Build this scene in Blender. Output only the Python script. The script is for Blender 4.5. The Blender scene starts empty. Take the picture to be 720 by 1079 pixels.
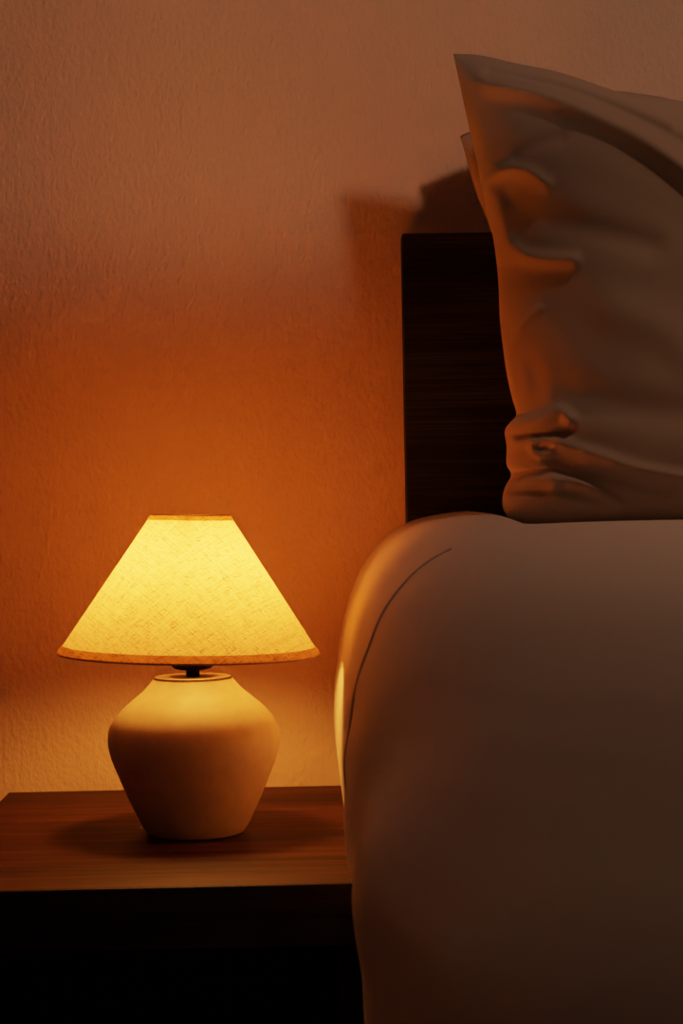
import bpy, bmesh, math, random
from mathutils import Vector, Matrix, noise
random.seed(4)
C = bpy.context.scene
COL = C.collection

# ---------------------------------------------------------------- camera
F = 2000.0
ZC = 0.79                                   # camera height
YAW = math.atan(40/F); PITCH = math.atan(19.5/F); ROLL = 0.018
camR = (Matrix.Rotation(-YAW, 3, 'Z') @ Matrix.Rotation(math.pi/2-PITCH, 3, 'X') @ Matrix.Rotation(-ROLL, 3, 'Z'))
cam = bpy.data.cameras.new('camera'); camo = bpy.data.objects.new('camera', cam); COL.objects.link(camo)
camo.matrix_world = Matrix.Translation((0, 0, ZC)) @ camR.to_4x4()
cam.sensor_fit = 'HORIZONTAL'; cam.sensor_width = 24; cam.lens = F/720*24
cam.clip_start = 0.02
cam.dof.use_dof = True; cam.dof.focus_distance = 2.08; cam.dof.aperture_fstop = 10
C.camera = camo

def P(px, py, Y):
    """world point seen at photo pixel (px,py) on the plane y=Y (used to measure the photo)"""
    d = camR @ Vector(((px-360)/F, -(py-539.5)/F, -1))
    return Vector((0, 0, ZC)) + d*(Y/d.y)
camI = camR.transposed()
def proj(p):
    q = camI @ (Vector(p)-Vector((0, 0, ZC)))
    return 360+F*q.x/-q.z, 539.5-F*q.y/-q.z

# ---------------------------------------------------------------- materials
def mat(name):
    m = bpy.data.materials.new(name); m.use_nodes = True
    nt = m.node_tree; b = nt.nodes['Principled BSDF']
    return m, nt, b
def N(nt, t, **k):
    n = nt.nodes.new(t)
    for a, v in k.items():
        if a.startswith('i_'): n.inputs[a[2:].replace('_', ' ')].default_value = v
        else: setattr(n, a, v)
    return n
def coords(nt, scale, kind='Object', rot=(0, 0, 0)):
    tc = N(nt, 'ShaderNodeTexCoord'); mp = N(nt, 'ShaderNodeMapping')
    mp.inputs['Scale'].default_value = scale; mp.inputs['Rotation'].default_value = rot
    nt.links.new(tc.outputs[kind], mp.inputs['Vector']); return mp.outputs['Vector']
def noise_tex(nt, vec, scale, detail=4, rough=.55):
    n = N(nt, 'ShaderNodeTexNoise'); n.inputs['Scale'].default_value = scale
    n.inputs['Detail'].default_value = detail; n.inputs['Roughness'].default_value = rough
    nt.links.new(vec, n.inputs['Vector']); return n.outputs['Fac']
def ramp(nt, fac, stops):
    r = N(nt, 'ShaderNodeValToRGB'); e = r.color_ramp.elements
    while len(e) < len(stops): e.new(.5)
    for i, (p, c) in enumerate(stops):
        e[i].position = p; e[i].color = (*c, 1)
    nt.links.new(fac, r.inputs['Fac']); return r.outputs['Color']
def bump(nt, b, h, strength, dist):
    n = N(nt, 'ShaderNodeBump'); n.inputs['Strength'].default_value = strength
    n.inputs['Distance'].default_value = dist
    nt.links.new(h, n.inputs['Height']); nt.links.new(n.outputs['Normal'], b.inputs['Normal'])

def m_wall():
    m, nt, b = mat('painted_plaster')
    b.inputs['Roughness'].default_value = .75
    v = coords(nt, (1, 1, .55))
    a = noise_tex(nt, v, 170, 5, .6); c0 = noise_tex(nt, v, 34, 3); c = noise_tex(nt, v, 5, 3)
    c2 = N(nt, 'ShaderNodeMath', operation='MULTIPLY'); nt.links.new(c0, c2.inputs[0]); c2.inputs[1].default_value = .6
    mx = N(nt, 'ShaderNodeMath', operation='ADD'); nt.links.new(a, mx.inputs[0]); nt.links.new(c2.outputs[0], mx.inputs[1])
    bump(nt, b, mx.outputs[0], .9, .0036)
    nt.links.new(ramp(nt, c, [(.3, (.80, .51, .35)), (.7, (.87, .57, .39))]), b.inputs['Base Color'])
    return m
def m_wood(name, c1, c2, c3, rough, gloss=.5):
    m, nt, b = mat(name)
    v = coords(nt, (1.0, 30, 110))
    a = noise_tex(nt, v, 3.0, 8, .7)
    v2 = coords(nt, (.8, 5, 9)); g = noise_tex(nt, v2, 3.0, 3)
    mx = N(nt, 'ShaderNodeMath', operation='MULTIPLY_ADD'); nt.links.new(a, mx.inputs[0]); mx.inputs[1].default_value = .65
    g2 = N(nt, 'ShaderNodeMath', operation='MULTIPLY'); nt.links.new(g, g2.inputs[0]); g2.inputs[1].default_value = .35
    nt.links.new(g2.outputs[0], mx.inputs[2])
    nt.links.new(ramp(nt, mx.outputs[0], [(.40, c1), (.5, c2), (.60, c3)]), b.inputs['Base Color'])
    b.inputs['Roughness'].default_value = rough; b.inputs['Specular IOR Level'].default_value = gloss
    bump(nt, b, a, .25, .0006)
    return m
def m_fabric(name, col, bs=.12, sheen=.15):
    m, nt, b = mat(name)
    b.inputs['Base Color'].default_value = (*col, 1); b.inputs['Roughness'].default_value = .85
    b.inputs['Sheen Weight'].default_value = sheen; b.inputs['Specular IOR Level'].default_value = .2
    a = noise_tex(nt, coords(nt, (1, 1, 1)), 700, 2)
    bump(nt, b, a, bs, .0004)
    return m
def m_flat(name, col, rough=.5, metal=0):
    m, nt, b = mat(name)
    a = noise_tex(nt, coords(nt, (1, 1, 1)), 60, 3)
    c2 = tuple(x*.85 for x in col)
    nt.links.new(ramp(nt, a, [(.3, c2), (.7, col)]), b.inputs['Base Color'])
    b.inputs['Roughness'].default_value = rough; b.inputs['Metallic'].default_value = metal
    return m
def m_linen(name, tr=.75, dark=1.0):
    m, nt, b = mat(name)
    nt.nodes.remove(b)
    out = nt.nodes['Material Output']
    tc = N(nt, 'ShaderNodeTexCoord')
    facs = []
    for k, (ang, sc, off, lo, hi) in enumerate([(.75, (75, 900, 1), 0, .60, .70), (-.8, (75, 900, 1), 7, .60, .70),
                                     (.75, (9, 560, 1), 3, .42, .75), (-.8, (9, 560, 1), 5, .42, .75),
                                     (.25, (90, 800, 1), 9, .62, .70), (-.45, (90, 850, 1), 13, .62, .70)]):
        r = N(nt, 'ShaderNodeMapping'); r.inputs['Rotation'].default_value = (0, 0, ang)
        nt.links.new(tc.outputs['UV'], r.inputs['Vector'])
        s = N(nt, 'ShaderNodeMapping'); s.inputs['Scale'].default_value = sc; s.inputs['Location'].default_value = (off, off, off)
        nt.links.new(r.outputs['Vector'], s.inputs['Vector'])
        n = noise_tex(nt, s.outputs['Vector'], 1.0, 2, .6)
        mr = N(nt, 'ShaderNodeMapRange'); mr.inputs['From Min'].default_value = lo; mr.inputs['From Max'].default_value = hi
        mr.inputs['To Max'].default_value = [.8, .8, .36, .36, .95, .85][k]
        nt.links.new(n, mr.inputs['Value']); facs.append(mr.outputs['Result'])
    f = facs[0]
    for g in facs[1:]:
        a = N(nt, 'ShaderNodeMath', operation='ADD'); nt.links.new(f, a.inputs[0]); nt.links.new(g, a.inputs[1]); f = a.outputs[0]
    col = ramp(nt, f, [(0, (.63*dark, .385*dark, .185*dark)), (1, (.11*dark, .065*dark, .02*dark))])
    d = N(nt, 'ShaderNodeBsdfDiffuse'); t = N(nt, 'ShaderNodeBsdfTranslucent'); mx = N(nt, 'ShaderNodeMixShader')
    nt.links.new(col, d.inputs['Color']); nt.links.new(col, t.inputs['Color']); mx.inputs['Fac'].default_value = tr
    nt.links.new(d.outputs[0], mx.inputs[1]); nt.links.new(t.outputs[0], mx.inputs[2])
    nt.links.new(mx.outputs[0], out.inputs['Surface'])
    return m

M = dict(
    wall=m_wall(),
    night=m_wood('brown_wood', (.014, .0035, .0016), (.042, .0105, .0045), (.085, .025, .010), .6, .1),
    wenge=m_wood('dark_wood', (.002, .002, .0015), (.009, .0078, .0055), (.034, .027, .017), .65, .12),
    edge=m_wood('dark_edge_wood', (.012, .008, .006), (.02, .013, .009), (.035, .022, .014), .6, .25),
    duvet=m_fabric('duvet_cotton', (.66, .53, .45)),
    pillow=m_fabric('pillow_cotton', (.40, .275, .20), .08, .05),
    mattress=m_fabric('mattress_ticking', (.7, .66, .6)),
    base=m_fabric('base_cloth', (.12, .1, .09)),
    vase=m_flat('matte_cream_ceramic', (.68, .47, .27), .6),
    black=m_flat('black_plastic', (.004, .0035, .003), .6),
    brass=m_flat('dark_bronze_metal', (.22, .11, .045), .5, .3),
    linen=m_linen('slubbed_linen', .86),
    hem=m_linen('linen_hem', .66, 1.25),
    floor=m_wood('floor_boards', (.02, .012, .008), (.03, .02, .013), (.05, .032, .02), .5),
    ceiling=m_flat('ceiling_paint', (.6, .55, .5), .8),
)
m, nt, b = mat('lit_bulb'); b.inputs['Base Color'].default_value = (1, .8, .5, 1)
b.inputs['Emission Color'].default_value = (1, .335, .05, 1); b.inputs['Emission Strength'].default_value = 154
M['bulb'] = m
M['black'].node_tree.nodes['Principled BSDF'].inputs['Specular IOR Level'].default_value = .1

# ---------------------------------------------------------------- helpers
def mesh_obj(name, bm, m, parent=None, smooth=True, loc=None):
    me = bpy.data.meshes.new(name); bm.normal_update(); bm.to_mesh(me); bm.free()
    if smooth:
        for p in me.polygons: p.use_smooth = True
    o = bpy.data.objects.new(name, me); COL.objects.link(o)
    if m: me.materials.append(m)
    if parent: o.parent = parent
    if loc is not None: o.location = loc
    return o
def empty(name, loc, label, cat, group=None):
    o = bpy.data.objects.new(name, None); COL.objects.link(o); o.location = loc; o.empty_display_size = .05
    o['label'] = label; o['category'] = cat
    if group: o['group'] = group
    return o
def tag(o, label, cat, group=None):
    o['label'] = label; o['category'] = cat
    if group: o['group'] = group
def box(bm, x0, x1, y0, y1, z0, z1, bev=0):
    r = bmesh.ops.create_cube(bm, size=1)
    for v in r['verts']:
        v.co = Vector((x0+(v.co.x+.5)*(x1-x0), y0+(v.co.y+.5)*(y1-y0), z0+(v.co.z+.5)*(z1-z0)))
    if bev:
        es = list({e for v in r['verts'] for e in v.link_edges})
        bmesh.ops.bevel(bm, geom=es, offset=bev, segments=3, affect='EDGES', profile=.6)
def boxo(name, dims, m, parent=None, bev=.002, org=(0, 0, 0)):
    bm = bmesh.new(); x0, x1, y0, y1, z0, z1 = dims
    box(bm, x0-org[0], x1-org[0], y0-org[1], y1-org[1], z0-org[2], z1-org[2], bev)
    return mesh_obj(name, bm, m, parent, smooth=False)
def catmull(pts, n):
    """resample a smooth curve through pts; returns n+1 points"""
    pts = [Vector(p) for p in pts]
    P_ = [pts[0]*2-pts[1]] + pts + [pts[-1]*2-pts[-2]]
    out = []
    L = [0]
    for i in range(len(pts)-1): L.append(L[-1]+(pts[i+1]-pts[i]).length)
    for k in range(n+1):
        s = L[-1]*k/n; i = 0
        while i < len(pts)-2 and s > L[i+1]: i += 1
        t = (s-L[i])/max(L[i+1]-L[i], 1e-9)
        a, b_, c, d = P_[i:i+4]
        out.append(.5*((2*b_)+(c-a)*t+(2*a-5*b_+4*c-d)*t*t+(3*b_-a-3*c+d)*t**3))
    return out
def lathe(bm, prof, seg=96, closed_bottom=True, uv=None):
    rings = []
    for r, z in prof:
        rings.append([bm.verts.new((r*math.cos(2*math.pi*k/seg), r*math.sin(2*math.pi*k/seg), z)) for k in range(seg)])
    lay = bm.loops.layers.uv.new('UVMap') if uv else None
    acc = [0]
    for i in range(1, len(prof)): acc.append(acc[-1]+math.hypot(prof[i][0]-prof[i-1][0], prof[i][1]-prof[i-1][1]))
    for i in range(len(rings)-1):
        for k in range(seg):
            k2 = (k+1) % seg
            f = bm.faces.new((rings[i][k], rings[i][k2], rings[i+1][k2], rings[i+1][k]))
            if uv:
                for l, (kk, ii) in zip(f.loops, ((k, i), (k+1, i), (k+1, i+1), (k, i+1))):
                    th = ((kk/seg-.25) % 1.0 if kk % seg else .75)
                    if th in (0.0,) and k > seg*.25-1 and kk != k: th = 1.0
                    ph = 2*math.pi*(th-.5)*uv[0]; rho = uv[1]-acc[ii]
                    l[lay].uv = (rho*math.sin(ph), rho*math.cos(ph))
    if closed_bottom: bm.faces.new(list(reversed(rings[0])))
    return rings
def torus(bm, R, r, z=0, seg=96, s2=12, flat=1.0):
    rings = []
    for k in range(seg):
        a = 2*math.pi*k/seg
        rings.append([bm.verts.new(((R+r*math.cos(2*math.pi*j/s2))*math.cos(a), (R+r*math.cos(2*math.pi*j/s2))*math.sin(a), z+r*flat*math.sin(2*math.pi*j/s2))) for j in range(s2)])
    for k in range(seg):
        for j in range(s2):
            bm.faces.new((rings[k][j], rings[(k+1) % seg][j], rings[(k+1) % seg][(j+1) % s2], rings[k][(j+1) % s2]))
def tube(bm, pts, r, s2=8):
    prev = None; rr = []
    for i, p in enumerate(pts):
        t = (pts[min(i+1, len(pts)-1)]-pts[max(i-1, 0)]).normalized()
        u = t.cross(Vector((.3, .9, .2))).normalized(); w = t.cross(u)
        rr.append([bm.verts.new(p+u*r*math.cos(2*math.pi*j/s2)+w*r*math.sin(2*math.pi*j/s2)) for j in range(s2)])
    for i in range(len(rr)-1):
        for j in range(s2):
            bm.faces.new((rr[i][j], rr[i][(j+1) % s2], rr[i+1][(j+1) % s2], rr[i+1][j]))
    bm.faces.new(rr[0]); bm.faces.new(list(reversed(rr[-1])))

# ---------------------------------------------------------------- room
YW = 2.424
def struct(name, dims, m):
    o = boxo(name, dims, m, bev=0); o['kind'] = 'structure'; return o
struct('wall_back', (-1.9, 3.2, YW, YW+.12, 0, 2.6), M['wall'])
struct('wall_left', (-2.02, -1.9, -1.6, YW+.12, 0, 2.6), M['wall'])
struct('floor', (-2.02, 3.2, -1.6, YW+.12, -.1, 0), M['floor'])
bb = struct('baseboard_back', (-1.9, 3.2, YW-.014, YW-.0005, .0005, .09), M['wenge'])

# ---------------------------------------------------------------- nightstand
NZ = ZC-.3706; NF = 1.801
nx0, nx1 = -.379, .046
ns = empty('nightstand', ((nx0+nx1)/2, (NF+YW)/2, 0), 'low brown wood nightstand with thick dark front edge beside the bed', 'nightstand')
og = tuple(ns.location)
nb = YW-.018
t = boxo('top', (nx0, nx1, NF+.003, nb, NZ-.03, NZ), M['night'], ns, 0, og)
boxo('front_edge', (nx0, nx1, NF, NF+.025, NZ-.060, NZ-.0302), M['edge'], ns, .0012, og)
boxo('front_edge', (nx0, nx1, NF-.0002, NF+.0029, NZ-.0302, NZ-.0004), M['edge'], ns, 0, og)
boxo('side_panel', (nx0, nx0+.022, NF+.026, nb, .002, NZ-.0302), M['edge'], ns, .001, og)
boxo('side_panel', (nx1-.022, nx1, NF+.026, nb, .002, NZ-.0302), M['edge'], ns, .001, og)
boxo('back_panel', (nx0+.0222, nx1-.0222, nb-.012, nb, .05, NZ-.0302), M['edge'], ns, .001, og)
boxo('shelf', (nx0+.0222, nx1-.0222, NF+.05, nb-.0122, .12, .142), M['edge'], ns, .001, og)

# ---------------------------------------------------------------- lamp
LY = 2.093
S = LY/F
lb = P(206.5, 877, LY); lx = lb.x
lamp = empty('table_lamp', (lx, LY, NZ), 'lit cream ceramic table lamp with linen cone shade on the nightstand', 'lamp')
prof_px = [(0, 877.2), (46, 877.2), (50, 876.6), (53, 873), (57, 866.5), (65, 850), (74, 830), (83, 808), (87.5, 796), (90.3, 783), (90.4, 774), (88.5, 765),
           (83, 755.5), (74, 745.5), (63, 736), (54, 728.5), (47, 721.5), (42.5, 716), (41, 713.6), (40, 713.4), (38.5, 715), (38, 719)]
pr = [Vector((r*S, (877.2-y)*S, 0)) for r, y in prof_px]
pr = [pr[0], pr[1]] + catmull(pr[1:], 90)[1:]
bm = bmesh.new(); lathe(bm, [(max(p.x, .0001), p.y) for p in pr], 128)
vase = mesh_obj('vase_body', bm, M['vase'], lamp)
HN = (877.2-713.6)*S
bm = bmesh.new()
lathe(bm, [(.0001, HN-.001), (.0415, HN-.001), (.0425, HN-.0005), (.0425, HN+.0006), (.0418, HN+.0010), (.0001, HN+.0010)], 96, False)
mesh_obj('neck_plate', bm, M['brass'], lamp)
bm = bmesh.new(); torus(bm, .0426, .0008, HN-.0001); mesh_obj('neck_ring', bm, M['black'], lamp)
bm = bmesh.new(); lathe(bm, [(.0075, HN-.001), (.0075, HN+.026), (.0001, HN+.026)], 40); mesh_obj('stem', bm, M['black'], lamp)
# socket with ribbed retaining ring
bm = bmesh.new(); seg = 144
zs = [(.0076, .0085), (.0150, .0086), (.0195, .0100), (.0228, .0130), (.0245, .0175), (.0240, .024), (.0150, .026), (.0150, .058), (.0001, .058)]
rings = []
for i, (r, z) in enumerate(zs):
    rings.append([bm.verts.new(((r+(.0009*math.cos(36*2*math.pi*k/seg) if 2 <= i <= 5 else 0))*math.cos(2*math.pi*k/seg),
                                (r+(.0009*math.cos(36*2*math.pi*k/seg) if 2 <= i <= 5 else 0))*math.sin(2*math.pi*k/seg), HN+z)) for k in range(seg)])
for i in range(len(rings)-1):
    for k in range(seg): bm.faces.new((rings[i][k], rings[i][(k+1) % seg], rings[i+1][(k+1) % seg], rings[i+1][k]))
mesh_obj('socket', bm, M['black'], lamp)
# shade (tilts a little)
zb = (877.2-687.5)*S; zt = (877.2-543)*S
RB, RT = 137*S, 41.5*S
CL = math.hypot(RB-RT, zt-zb); CUV = ((RB-RT)/CL, RB*CL/(RB-RT))
sh = bpy.data.objects.new('shade_mount', None)
bm = bmesh.new()
n = 40
lathe(bm, [(RB+(RT-RB)*i/n, (zt-zb)*i/n) for i in range(n+1)], 160, False, CUV)
shade = mesh_obj('lamp_shade', bm, M['linen'], lamp)
shade.location = (-.0035, 0, zb); shade.rotation_euler = (0, .028, 0)
sl = Vector((RT-RB, zt-zb)).normalized()
def band(t0, t1, out, name):
    bm = bmesh.new(); L = math.hypot(RT-RB, zt-zb)
    nrm = Vector((sl.y, -sl.x))
    pts = []
    for k in range(7):
        a = k/6; s = (t0+(t1-t0)*a); o = out*math.sin(math.pi*min(max(a, .001), .999))**.4
        p = Vector((RB, 0))+sl*s+nrm*o; pts.append((p.x, p.y))
    lathe(bm, pts, 160, False, (CUV[0], CUV[1]-t0))
    o = mesh_obj(name, bm, M['hem'], shade); return o
Ls = math.hypot(RT-RB, zt-zb)
band(-.0015, .0095, .0013, 'bottom_hem'); band(Ls-.0065, Ls+.0008, .0007, 'top_hem')
bm = bmesh.new(); torus(bm, RB+.0002, .0010, -.0009, 160); mesh_obj('rim_wire', bm, M['brass'], shade)
bm = bmesh.new(); torus(bm, RT, .0008, zt-zb, 160); mesh_obj('rim_wire', bm, M['brass'], shade)
# carrier spokes from the socket to the top ring
bm = bmesh.new()
hc = HN+.060-zb
for k in range(3):
    a = 2*math.pi*k/3+.5
    tube(bm, [Vector((.016*math.cos(a), .016*math.sin(a), hc-.004)), Vector((.036*math.cos(a), .036*math.sin(a), hc+.02)),
              Vector((.040*math.cos(a), .040*math.sin(a), zt-zb-.02)), Vector((RT*math.cos(a), RT*math.sin(a), zt-zb-.001))], .0010)
torus(bm, .0165, .0018, hc-.004)
mesh_obj('shade_carrier', bm, M['brass'], shade)
# bulb
bm = bmesh.new()
bp = catmull([Vector(p) for p in [(.012, .0, 0), (.013, .008, 0), (.020, .024, 0), (.026, .040, 0), (.0255, .055, 0), (.017, .068, 0), (.0005, .073, 0)]], 24)
lathe(bm, [(max(p.x, .0003), HN+.058+p.y) for p in bp], 48, False)
mesh_obj('light_bulb', bm, M['bulb'], lamp)

# ---------------------------------------------------------------- bed
BX0, BX1 = .03, 1.56
hb_l = P(424, 246, 2.366)
bed = empty('bed', (.8, 1.9, 0), 'bed with dark wood headboard, covered by the white duvet', 'bed')
bo = tuple(bed.location)
boxo('headboard', (hb_l.x, 1.62, 2.366, YW-.016, .10, hb_l.z), M['wenge'], bed, .0015, bo)
boxo('mattress', (.25, 1.38, 1.66, 2.35, .42, .67), M['mattress'], bed, .05, bo)
boxo('bed_base', (.16, 1.44, 1.50, 2.355, .12, .41), M['base'], bed, .01, bo)
for x in (.2, 1.38):
    for y in (1.5, 2.3):
        boxo('leg', (x, x+.05, y, y+.05, 0.001, .119), M['wenge'], bed, .003, bo)

# duvet: nested rounded contours (z rel. camera, left X, front Y, corner rx, ry)
lev = [(-0.715, 0.066, 1.13, 0.22, 0.36), (-0.6, 0.058, 1.115, 0.22, 0.36), (-0.5, 0.054, 1.1, 0.22, 0.36), (-0.42, 0.051, 1.1, 0.23, 0.37), (-0.375, 0.0485, 1.1, 0.25, 0.4),
       (-0.345, 0.042, 1.105, 0.27, 0.43), (-0.31, 0.0345, 1.115, 0.31, 0.48), (-0.27, 0.033, 1.13, 0.37, 0.55), (-0.235, 0.035, 1.15, 0.43, 0.61), (-0.2, 0.039, 1.175, 0.48, 0.65),
       (-0.165, 0.045, 1.2, 0.525, 0.67), (-0.135, 0.053, 1.235, 0.525, 0.66), (-0.108, 0.0635, 1.275, 0.525, 0.64), (-0.085, 0.076, 1.315, 0.525, 0.62),
       (-0.066, 0.09, 1.36, 0.525, 0.59), (-0.05, 0.107, 1.41, 0.525, 0.56), (-0.039, 0.126, 1.46, 0.5, 0.53), (-0.031, 0.152, 1.52, 0.463, 0.5), (-0.0255, 0.19, 1.59, 0.33, 0.4),
       (-0.0225, 0.25, 1.68, 0.28, 0.34), (-0.0215, 0.33, 1.78, 0.22, 0.27), (-0.022, 0.44, 1.9, 0.16, 0.2), (-0.022, 0.58, 2.05, 0.1, 0.14), (-0.022, 0.74, 2.22, 0.04, 0.08), (-0.022, 0.78, 2.3, 0.01, 0.03)]
LV = [Vector((a[0], a[1], a[2])) for a in lev]
def level_curve(nn):
    A = catmull([Vector((a[0], a[1], a[2])) for a in lev], nn)
    # corner radii by matching nearest parameter
    out = []
    L = [0]
    for i in range(len(lev)-1): L.append(L[-1]+(LV[i+1]-LV[i]).length)
    for k, a in enumerate(A):
        s = L[-1]*k/nn; i = 0
        while i < len(lev)-2 and s > L[i+1]: i += 1
        t = (s-L[i])/(L[i+1]-L[i])
        out.append((a.x, a.y, a.z, lev[i][3]*(1-t)+lev[i+1][3]*t, lev[i][4]*(1-t)+lev[i+1][4]*t))
    return out
YB = 2.362
def contour(z, xl, yf, rx, ry):
    xr = BX1-(xl-.03); pts = []
    rx = min(rx, (xr-xl)/2-.002); ry = min(ry, YB-yf-.002)
    yc = yf+ry
    for k in range(50): pts.append((xl, YB+(yc-YB)*k/50))
    for k in range(70):
        a = math.pi/2*k/70; e = .86
        pts.append((xl+rx*(1-math.cos(a)**e), yc-ry*math.sin(a)**e))
    for k in range(60): pts.append((xl+rx+(xr-rx-xl-rx)*k/60, yf))
    for k in range(40):
        a = math.pi/2*k/40
        pts.append((xr-rx*(1-math.sin(a)), yc-ry*math.cos(a)))
    for k in range(31): pts.append((xr, yc+(YB-yc)*k/30))
    return [Vector((x, y, ZC+z)) for x, y in pts]
def sm(a, b, x):
    t = min(max((x-a)/(b-a), 0), 1); return t*t*(3-2*t)
bm = bmesh.new(); rows = []
LC = level_curve(170)
for (z, xl, yf, rx, ry) in LC:
    rows.append([bm.verts.new(p) for p in contour(z, xl, yf, rx, ry)])
for i in range(len(rows)-1):
    for k in range(len(rows[0])-1):
        bm.faces.new((rows[i][k], rows[i][k+1], rows[i+1][k+1], rows[i+1][k]))
# close the last thin slot
k_n = len(rows[0])
for k in range(k_n//2-1):
    try: bm.faces.new((rows[-1][k], rows[-1][k+1], rows[-1][k_n-2-k], rows[-1][k_n-1-k]))
    except ValueError: pass
bm.normal_update()
for v in bm.verts:
    x, y, z = v.co; zr = z-ZC; n_ = v.normal.copy()
    if n_.length < .1: continue
    d = 0
    # hanging folds down the left side and corner
    low = sm(-.06, -.35, zr)
    arc = y*1.0 + x*.6
    d += low*.004*math.sin(arc*31+1.5*noise.noise(Vector((x*2, y*2, z*3))))*sm(1.85, 1.5, y)
    d += .006*noise.noise(Vector((x*3.2, y*3.2, z*2.4)))*sm(-.03, -.12, zr)*sm(1.85, 1.5, y)
    # broad soft drape folds running down the front
    fr = sm(-.03, -.10, zr)*sm(1.7, 1.45, y)
    d += fr*.007*math.sin(22*(x+.55*zr)+1.2*noise.noise(Vector((x*2.5, 0, z*2.5))))*(.5+noise.noise(Vector((x*1.7+4, 3, z*1.7))))
    # small puckers beside the seam
    sd = abs(y-1.75)
    d += .0012*math.exp(-(sd/.05)**2)*math.sin(z*95+y*25)*sm(-.05, -.2, zr)*sm(.3, .1, x)
    v.co += n_*d
    v.co.x -= .019*sm(-.22, -.34, zr)*max(0, min(1.8-y, .38))*sm(.6, .2, x)
    # shallow dip under the pillows
    v.co.z -= (.005+.014*max(x-.1, 0))*sm(2.15, 1.8, y)*sm(-.1, -.03, zr)
    dip = sm(.20, .27, x)*sm(1.78, 1.9, y)*sm(2.6, 2.4, y) if zr > -.08 else 0
    v.co.z -= .022*dip
duvet = mesh_obj('duvet', bm, M['duvet'])
md = duvet.modifiers.new('thick', 'SOLIDIFY'); md.thickness = .012; md.offset = -1
tag(duvet, 'puffy white duvet draped over the bed, its rounded side hanging down', 'duvet')
# stitched seam down the side of the duvet
bm = bmesh.new(); pts = []
for (z, xl, yf, rx, ry) in LC:
    if xl > .115: break
    c = contour(z, xl, yf, rx, ry)
    for a, b_ in zip(c, c[1:]):
        if a.y >= 1.75 > b_.y:
            t = (a.y-1.75)/(a.y-b_.y); p = a.lerp(b_, t); pts.append(p+Vector((.0022, 0, -.0012))); break
dm = bmesh.new(); dm.from_mesh(duvet.data)
from mathutils.bvhtree import BVHTree
bvh = BVHTree.FromBMesh(dm); dm.free()
p2_ = []
for p in pts:
    q, nn, _, _ = bvh.find_nearest(p)
    if nn.x > 0 and nn.z < .2: nn = -nn
    p2_.append(q+nn*.0004)
tube(bm, catmull(p2_[::3], 120), .0012)
seam = mesh_obj('seam', bm, M['duvet'], duvet)

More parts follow.
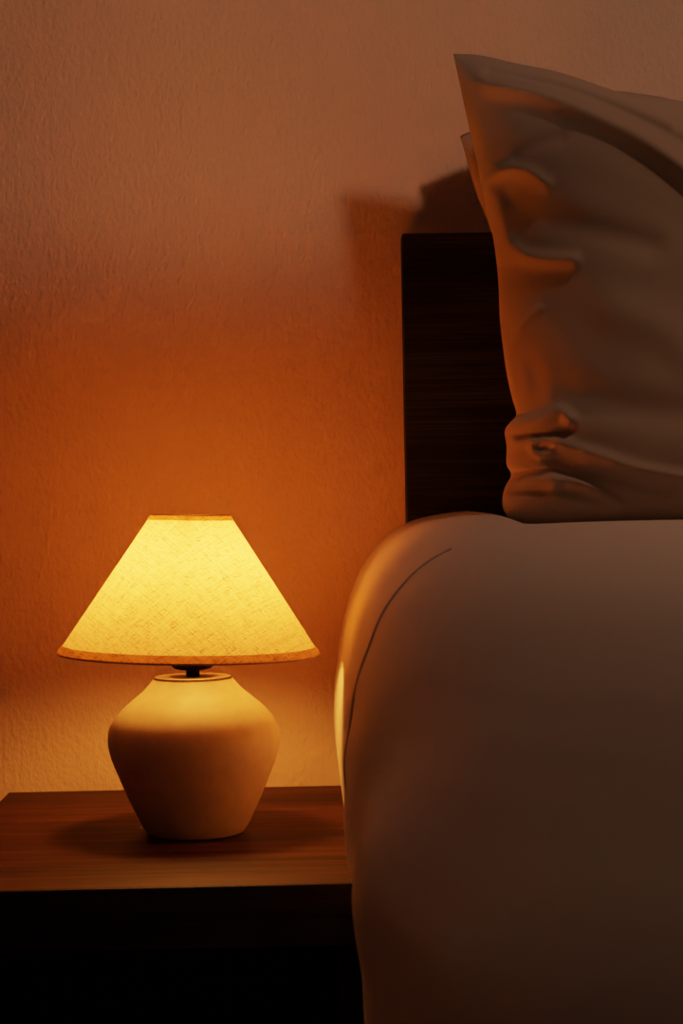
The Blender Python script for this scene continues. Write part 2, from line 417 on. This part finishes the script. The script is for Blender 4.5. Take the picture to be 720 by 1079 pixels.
# ---------------------------------------------------------------- pillows
def seg_dist(p, pl):
    best = 1e9
    for a, b_ in zip(pl, pl[1:]):
        ax, ay = a; bx, by = b_; dx, dy = bx-ax, by-ay
        L = dx*dx+dy*dy; t = min(max(((p[0]-ax)*dx+(p[1]-ay)*dy)/L, 0), 1)
        q = math.hypot(p[0]-ax-t*dx, p[1]-ay-t*dy)
        if t in (0, 1): q *= 1.0
        best = min(best, q)
    return best
def smooth_pl(pl):
    return [(v.x, v.y) for v in catmull([Vector((a, b_, 0)) for a, b_ in pl], max(8, len(pl)*4))]
def pillow(name, label, left, top, Yb, Yt, width, thick, ridges, bot_z, nu=240, nv=220, seed=0, right_drop=.02, group=None, cat='pillow', fullz=True):
    ymid = (Yb+Yt)/2
    top_y = top[0][1]
    Lc = [P(px, py, Yb+(Yt-Yb)*min(max((552-py)/495, 0), 1)) for px, py in left]   # bottom -> top
    Lc = catmull(Lc, nv)
    Tc = [P(px, py, Yt) for px, py in top]
    tl = Lc[-1]
    Tc = [tl]+Tc[1:]
    tr = Vector((tl.x+width, Yt, tl.z-right_drop)); last = Tc[-1]
    mid = Vector((tl.x+width*.62, Yt, last.z-.004))
    Tc = catmull(Tc+[mid, Vector((tl.x+width*.85, Yt, last.z+.02)), tr], nu)
    bl = Lc[0]
    # reparametrise so that the grid is dense on the left
    def du(i): return (i/nu)**1.25
    def tc(u):
        f = u*nu; i = min(int(f), nu-1); return Tc[i].lerp(Tc[i+1], f-i)
    br = Vector((tr.x-.01, Yb, bl.z))
    Rw = [Vector((br.x+(tr.x-br.x)*k/nv-.02*math.sin(math.pi*k/nv), Yb+(Yt-Yb)*k/nv, br.z+(tr.z-br.z)*k/nv)) for k in range(nv+1)]
    bm = bmesh.new(); R2 = [(smooth_pl(pl), a, w) for pl, a, w in ridges]
    bbx = [(min(q[0] for q in pl)-3*w, max(q[0] for q in pl)+3*w, min(q[1] for q in pl)-3*w, max(q[1] for q in pl)+3*w) for pl, a, w in R2]
    sides = []
    for s in (-1, 1):
        g = []
        for j in range(nv+1):
            v = j/nv; row = []
            for i in range(nu+1):
                u = du(i)
                Bp = bl.lerp(br, u); Tp = tc(u); Lp = Lc[j]; Rp = Rw[j]
                p = (1-v)*Bp+v*Tp+(1-u)*Lp+u*Rp-((1-u)*(1-v)*bl+u*(1-v)*br+(1-u)*v*Lc[-1]+u*v*Tc[-1])
                edge = i in (0, nu) or j in (0, nv)
                uu = max(4*u*(1-u), 0); vv = max(4*v*(1-v), 0)
                # wide plateau, quick roll-off at the seam, tighter near the ears
                h = (1-(1-min(uu*1.35, 1))**2)**.62*(1-(1-min(vv*1.15, 1))**2)**.6 if not edge else 0
                bot = (1-(1-min(v/.12, 1))**2)**.5
                h = h*.75+.25*h*bot
                y = s*thick*h
                nz = noise.noise(Vector((u*5+seed, v*4, s*3.3)))*.004+noise.noise(Vector((u*13+seed, v*11, s)))*.0015
                y += s*nz*min(h*1.6, 1)
                q = Vector((p.x, p.y+y, p.z))
                if s < 0 and not edge:
                    px, py = proj((p.x, p.y-thick*.6, p.z))
                    e = 0
                    for (pl, a, w), bb_ in zip(R2, bbx):
                        if bb_[0] < px < bb_[1] and bb_[2] < py < bb_[3]:
                            e += a*math.exp(-(seg_dist((px, py), pl)/w)**2)
                    q.y -= e*min(h*2.2, 1)
                row.append(q)
            g.append(row)
        sides.append(g)
    front = [[bm.verts.new(q) for q in row] for row in sides[0]]
    back = [[front[j][i] if (i in (0, nu) or j in (0, nv)) else bm.verts.new(sides[1][j][i]) for i in range(nu+1)] for j in range(nv+1)]
    for j in range(nv):
        for i in range(nu):
            bm.faces.new((front[j][i], front[j][i+1], front[j+1][i+1], front[j+1][i]))
            bm.faces.new((back[j][i], back[j+1][i], back[j+1][i+1], back[j][i+1]))
    bmesh.ops.remove_doubles(bm, verts=bm.verts, dist=1e-6)
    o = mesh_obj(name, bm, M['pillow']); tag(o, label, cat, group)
    return o, Lc, Tc

left1 = [(542, 553), (535, 545), (530, 534), (530, 522), (533, 512), (538, 503), (538, 497), (534, 489), (534, 470), (532, 455), (536, 447), (544, 438), (543, 430), (540, 420), (535, 398), (531, 372), (527, 335), (525, 292), (520, 252), (511, 212), (503, 172), (493, 128), (485, 90), (478, 57)]
top1 = [(478, 57), (505, 58), (545, 67), (590, 77), (640, 94), (690, 113), (730, 130)]
r1 = [([(515, 84), (560, 98), (620, 125), (680, 158), (740, 205)], .018, 12),
      ([(520, 74), (570, 86), (620, 101), (690, 134), (740, 162)], -.013, 9),
      ([(508, 200), (516, 184), (535, 178), (555, 183), (572, 196)], .010, 7),
      ([(522, 205), (527, 235), (541, 260), (565, 273), (600, 277)], .010, 8),
      ([(545, 205), (560, 228), (600, 240), (680, 262)], -.005, 15),
      ([(545, 163), (565, 153), (588, 148)], -.004, 9),
      ([(500, 105), (506, 140), (512, 165)], .005, 8),
      ([(568, 325), (550, 342), (536, 372)], .005, 4),
      ([(534, 375), (540, 402), (547, 432)], .011, 6),
      ([(560, 380), (568, 410), (562, 432)], -.004, 9),
      ([(538, 443), (565, 440), (588, 434), (598, 441)], .012, 7),
      ([(536, 457), (575, 457), (600, 454)], -.009, 4.5),
      ([(535, 490), (546, 470), (562, 462)], .007, 4),
      ([(574, 462), (562, 469), (567, 478), (580, 478)], .006, 4),
      ([(585, 466), (625, 480), (665, 494), (730, 506)], .008, 7),
      ([(585, 484), (640, 500), (700, 516)], -.005, 8),
      ([(534, 512), (558, 505), (584, 509)], .008, 7),
      ([(540, 520), (575, 517)], -.006, 4),
      ([(582, 503), (620, 513), (655, 533)], .008, 6),
      ([(538, 540), (560, 528), (600, 528), (650, 543)], .008, 9),
      ([(640, 330), (690, 350), (740, 390)], .005, 22),
      ([(600, 410), (660, 430), (730, 440)], -.005, 18)]
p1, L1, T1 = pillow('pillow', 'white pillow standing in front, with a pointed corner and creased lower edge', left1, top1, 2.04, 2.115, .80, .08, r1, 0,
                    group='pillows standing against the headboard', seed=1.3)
left2 = [(560, 545), (556, 500), (550, 450), (545, 400), (540, 350), (534, 300), (524, 262), (512, 228), (501, 200), (492, 168), (485, 143)]
top2 = [(485, 143), (520, 128), (580, 108), (640, 96), (690, 101), (740, 108)]
p2, L2, T2 = pillow('pillow', 'white pillow mostly hidden behind the front one, leaning on the dark headboard', left2, top2, 2.30, 2.30, .78, .055,
                    [([(500, 200), (510, 225), (520, 260)], .006, 6)], 0, nu=120, nv=110, seed=5.1, group='pillows standing against the headboard')

# ---------------------------------------------------------------- light
w = bpy.data.worlds.new('world'); C.world = w; w.use_nodes = True
w.node_tree.nodes['Background'].inputs['Color'].default_value = (1, .58, .38, 1)
w.node_tree.nodes['Background'].inputs['Strength'].default_value = .016
def area(name, loc, target, size, power, col):
    l = bpy.data.lights.new(name, 'AREA'); l.shape = 'DISK'; l.size = size; l.energy = power; l.color = col
    o = bpy.data.objects.new(name, l); COL.objects.link(o); o.location = loc
    o.rotation_euler = (Vector(target)-Vector(loc)).to_track_quat('-Z', 'Y').to_euler(); return o
def spot(name, loc, target, power, col, deg, blend, soft):
    l = bpy.data.lights.new(name, 'SPOT'); l.energy = power; l.color = col; l.shadow_soft_size = soft
    l.spot_size = math.radians(deg); l.spot_blend = blend
    o = bpy.data.objects.new(name, l); COL.objects.link(o); o.location = loc
    o.rotation_euler = (Vector(target)-Vector(loc)).to_track_quat('-Z', 'Y').to_euler()
spot('bed_downlight', (.95, 1.25, 2.9), (.80, 1.80, .8), 29, (1, .59, .37), 48, 1.0, .06)
spot('wall_spot', (1.0, .05, 1.98), (.15, YW, ZC+2.06), 31, (1, .62, .42), 80, .13, .10)
C.view_settings.view_transform = 'Standard'
C.view_settings.look = 'None'
C.view_settings.exposure = 0
# camera-like highlight roll-off
C.view_settings.use_curve_mapping = True
cmv = C.view_settings.curve_mapping
cmv.white_level = (8, 8, 8)
cv = cmv.curves[3]
KT = 2.1
def tone(x): return 1.03*KT*x/(1+KT*x)*(1-.30*math.exp(-x/.07))
cv.points[0].location = (0, 0); cv.points[-1].location = (1, tone(8))
for t in (.002, .004, .006, .008, .014, .022, .032, .045, .065, .09, .13, .18, .26, .38, .55, .75):
    cv.points.new(t, tone(8*t))
cmv.update()
C.cycles.use_denoising = True
C.cycles.max_bounces = 10; C.cycles.diffuse_bounces = 6
C.cycles.sample_clamp_indirect = 6
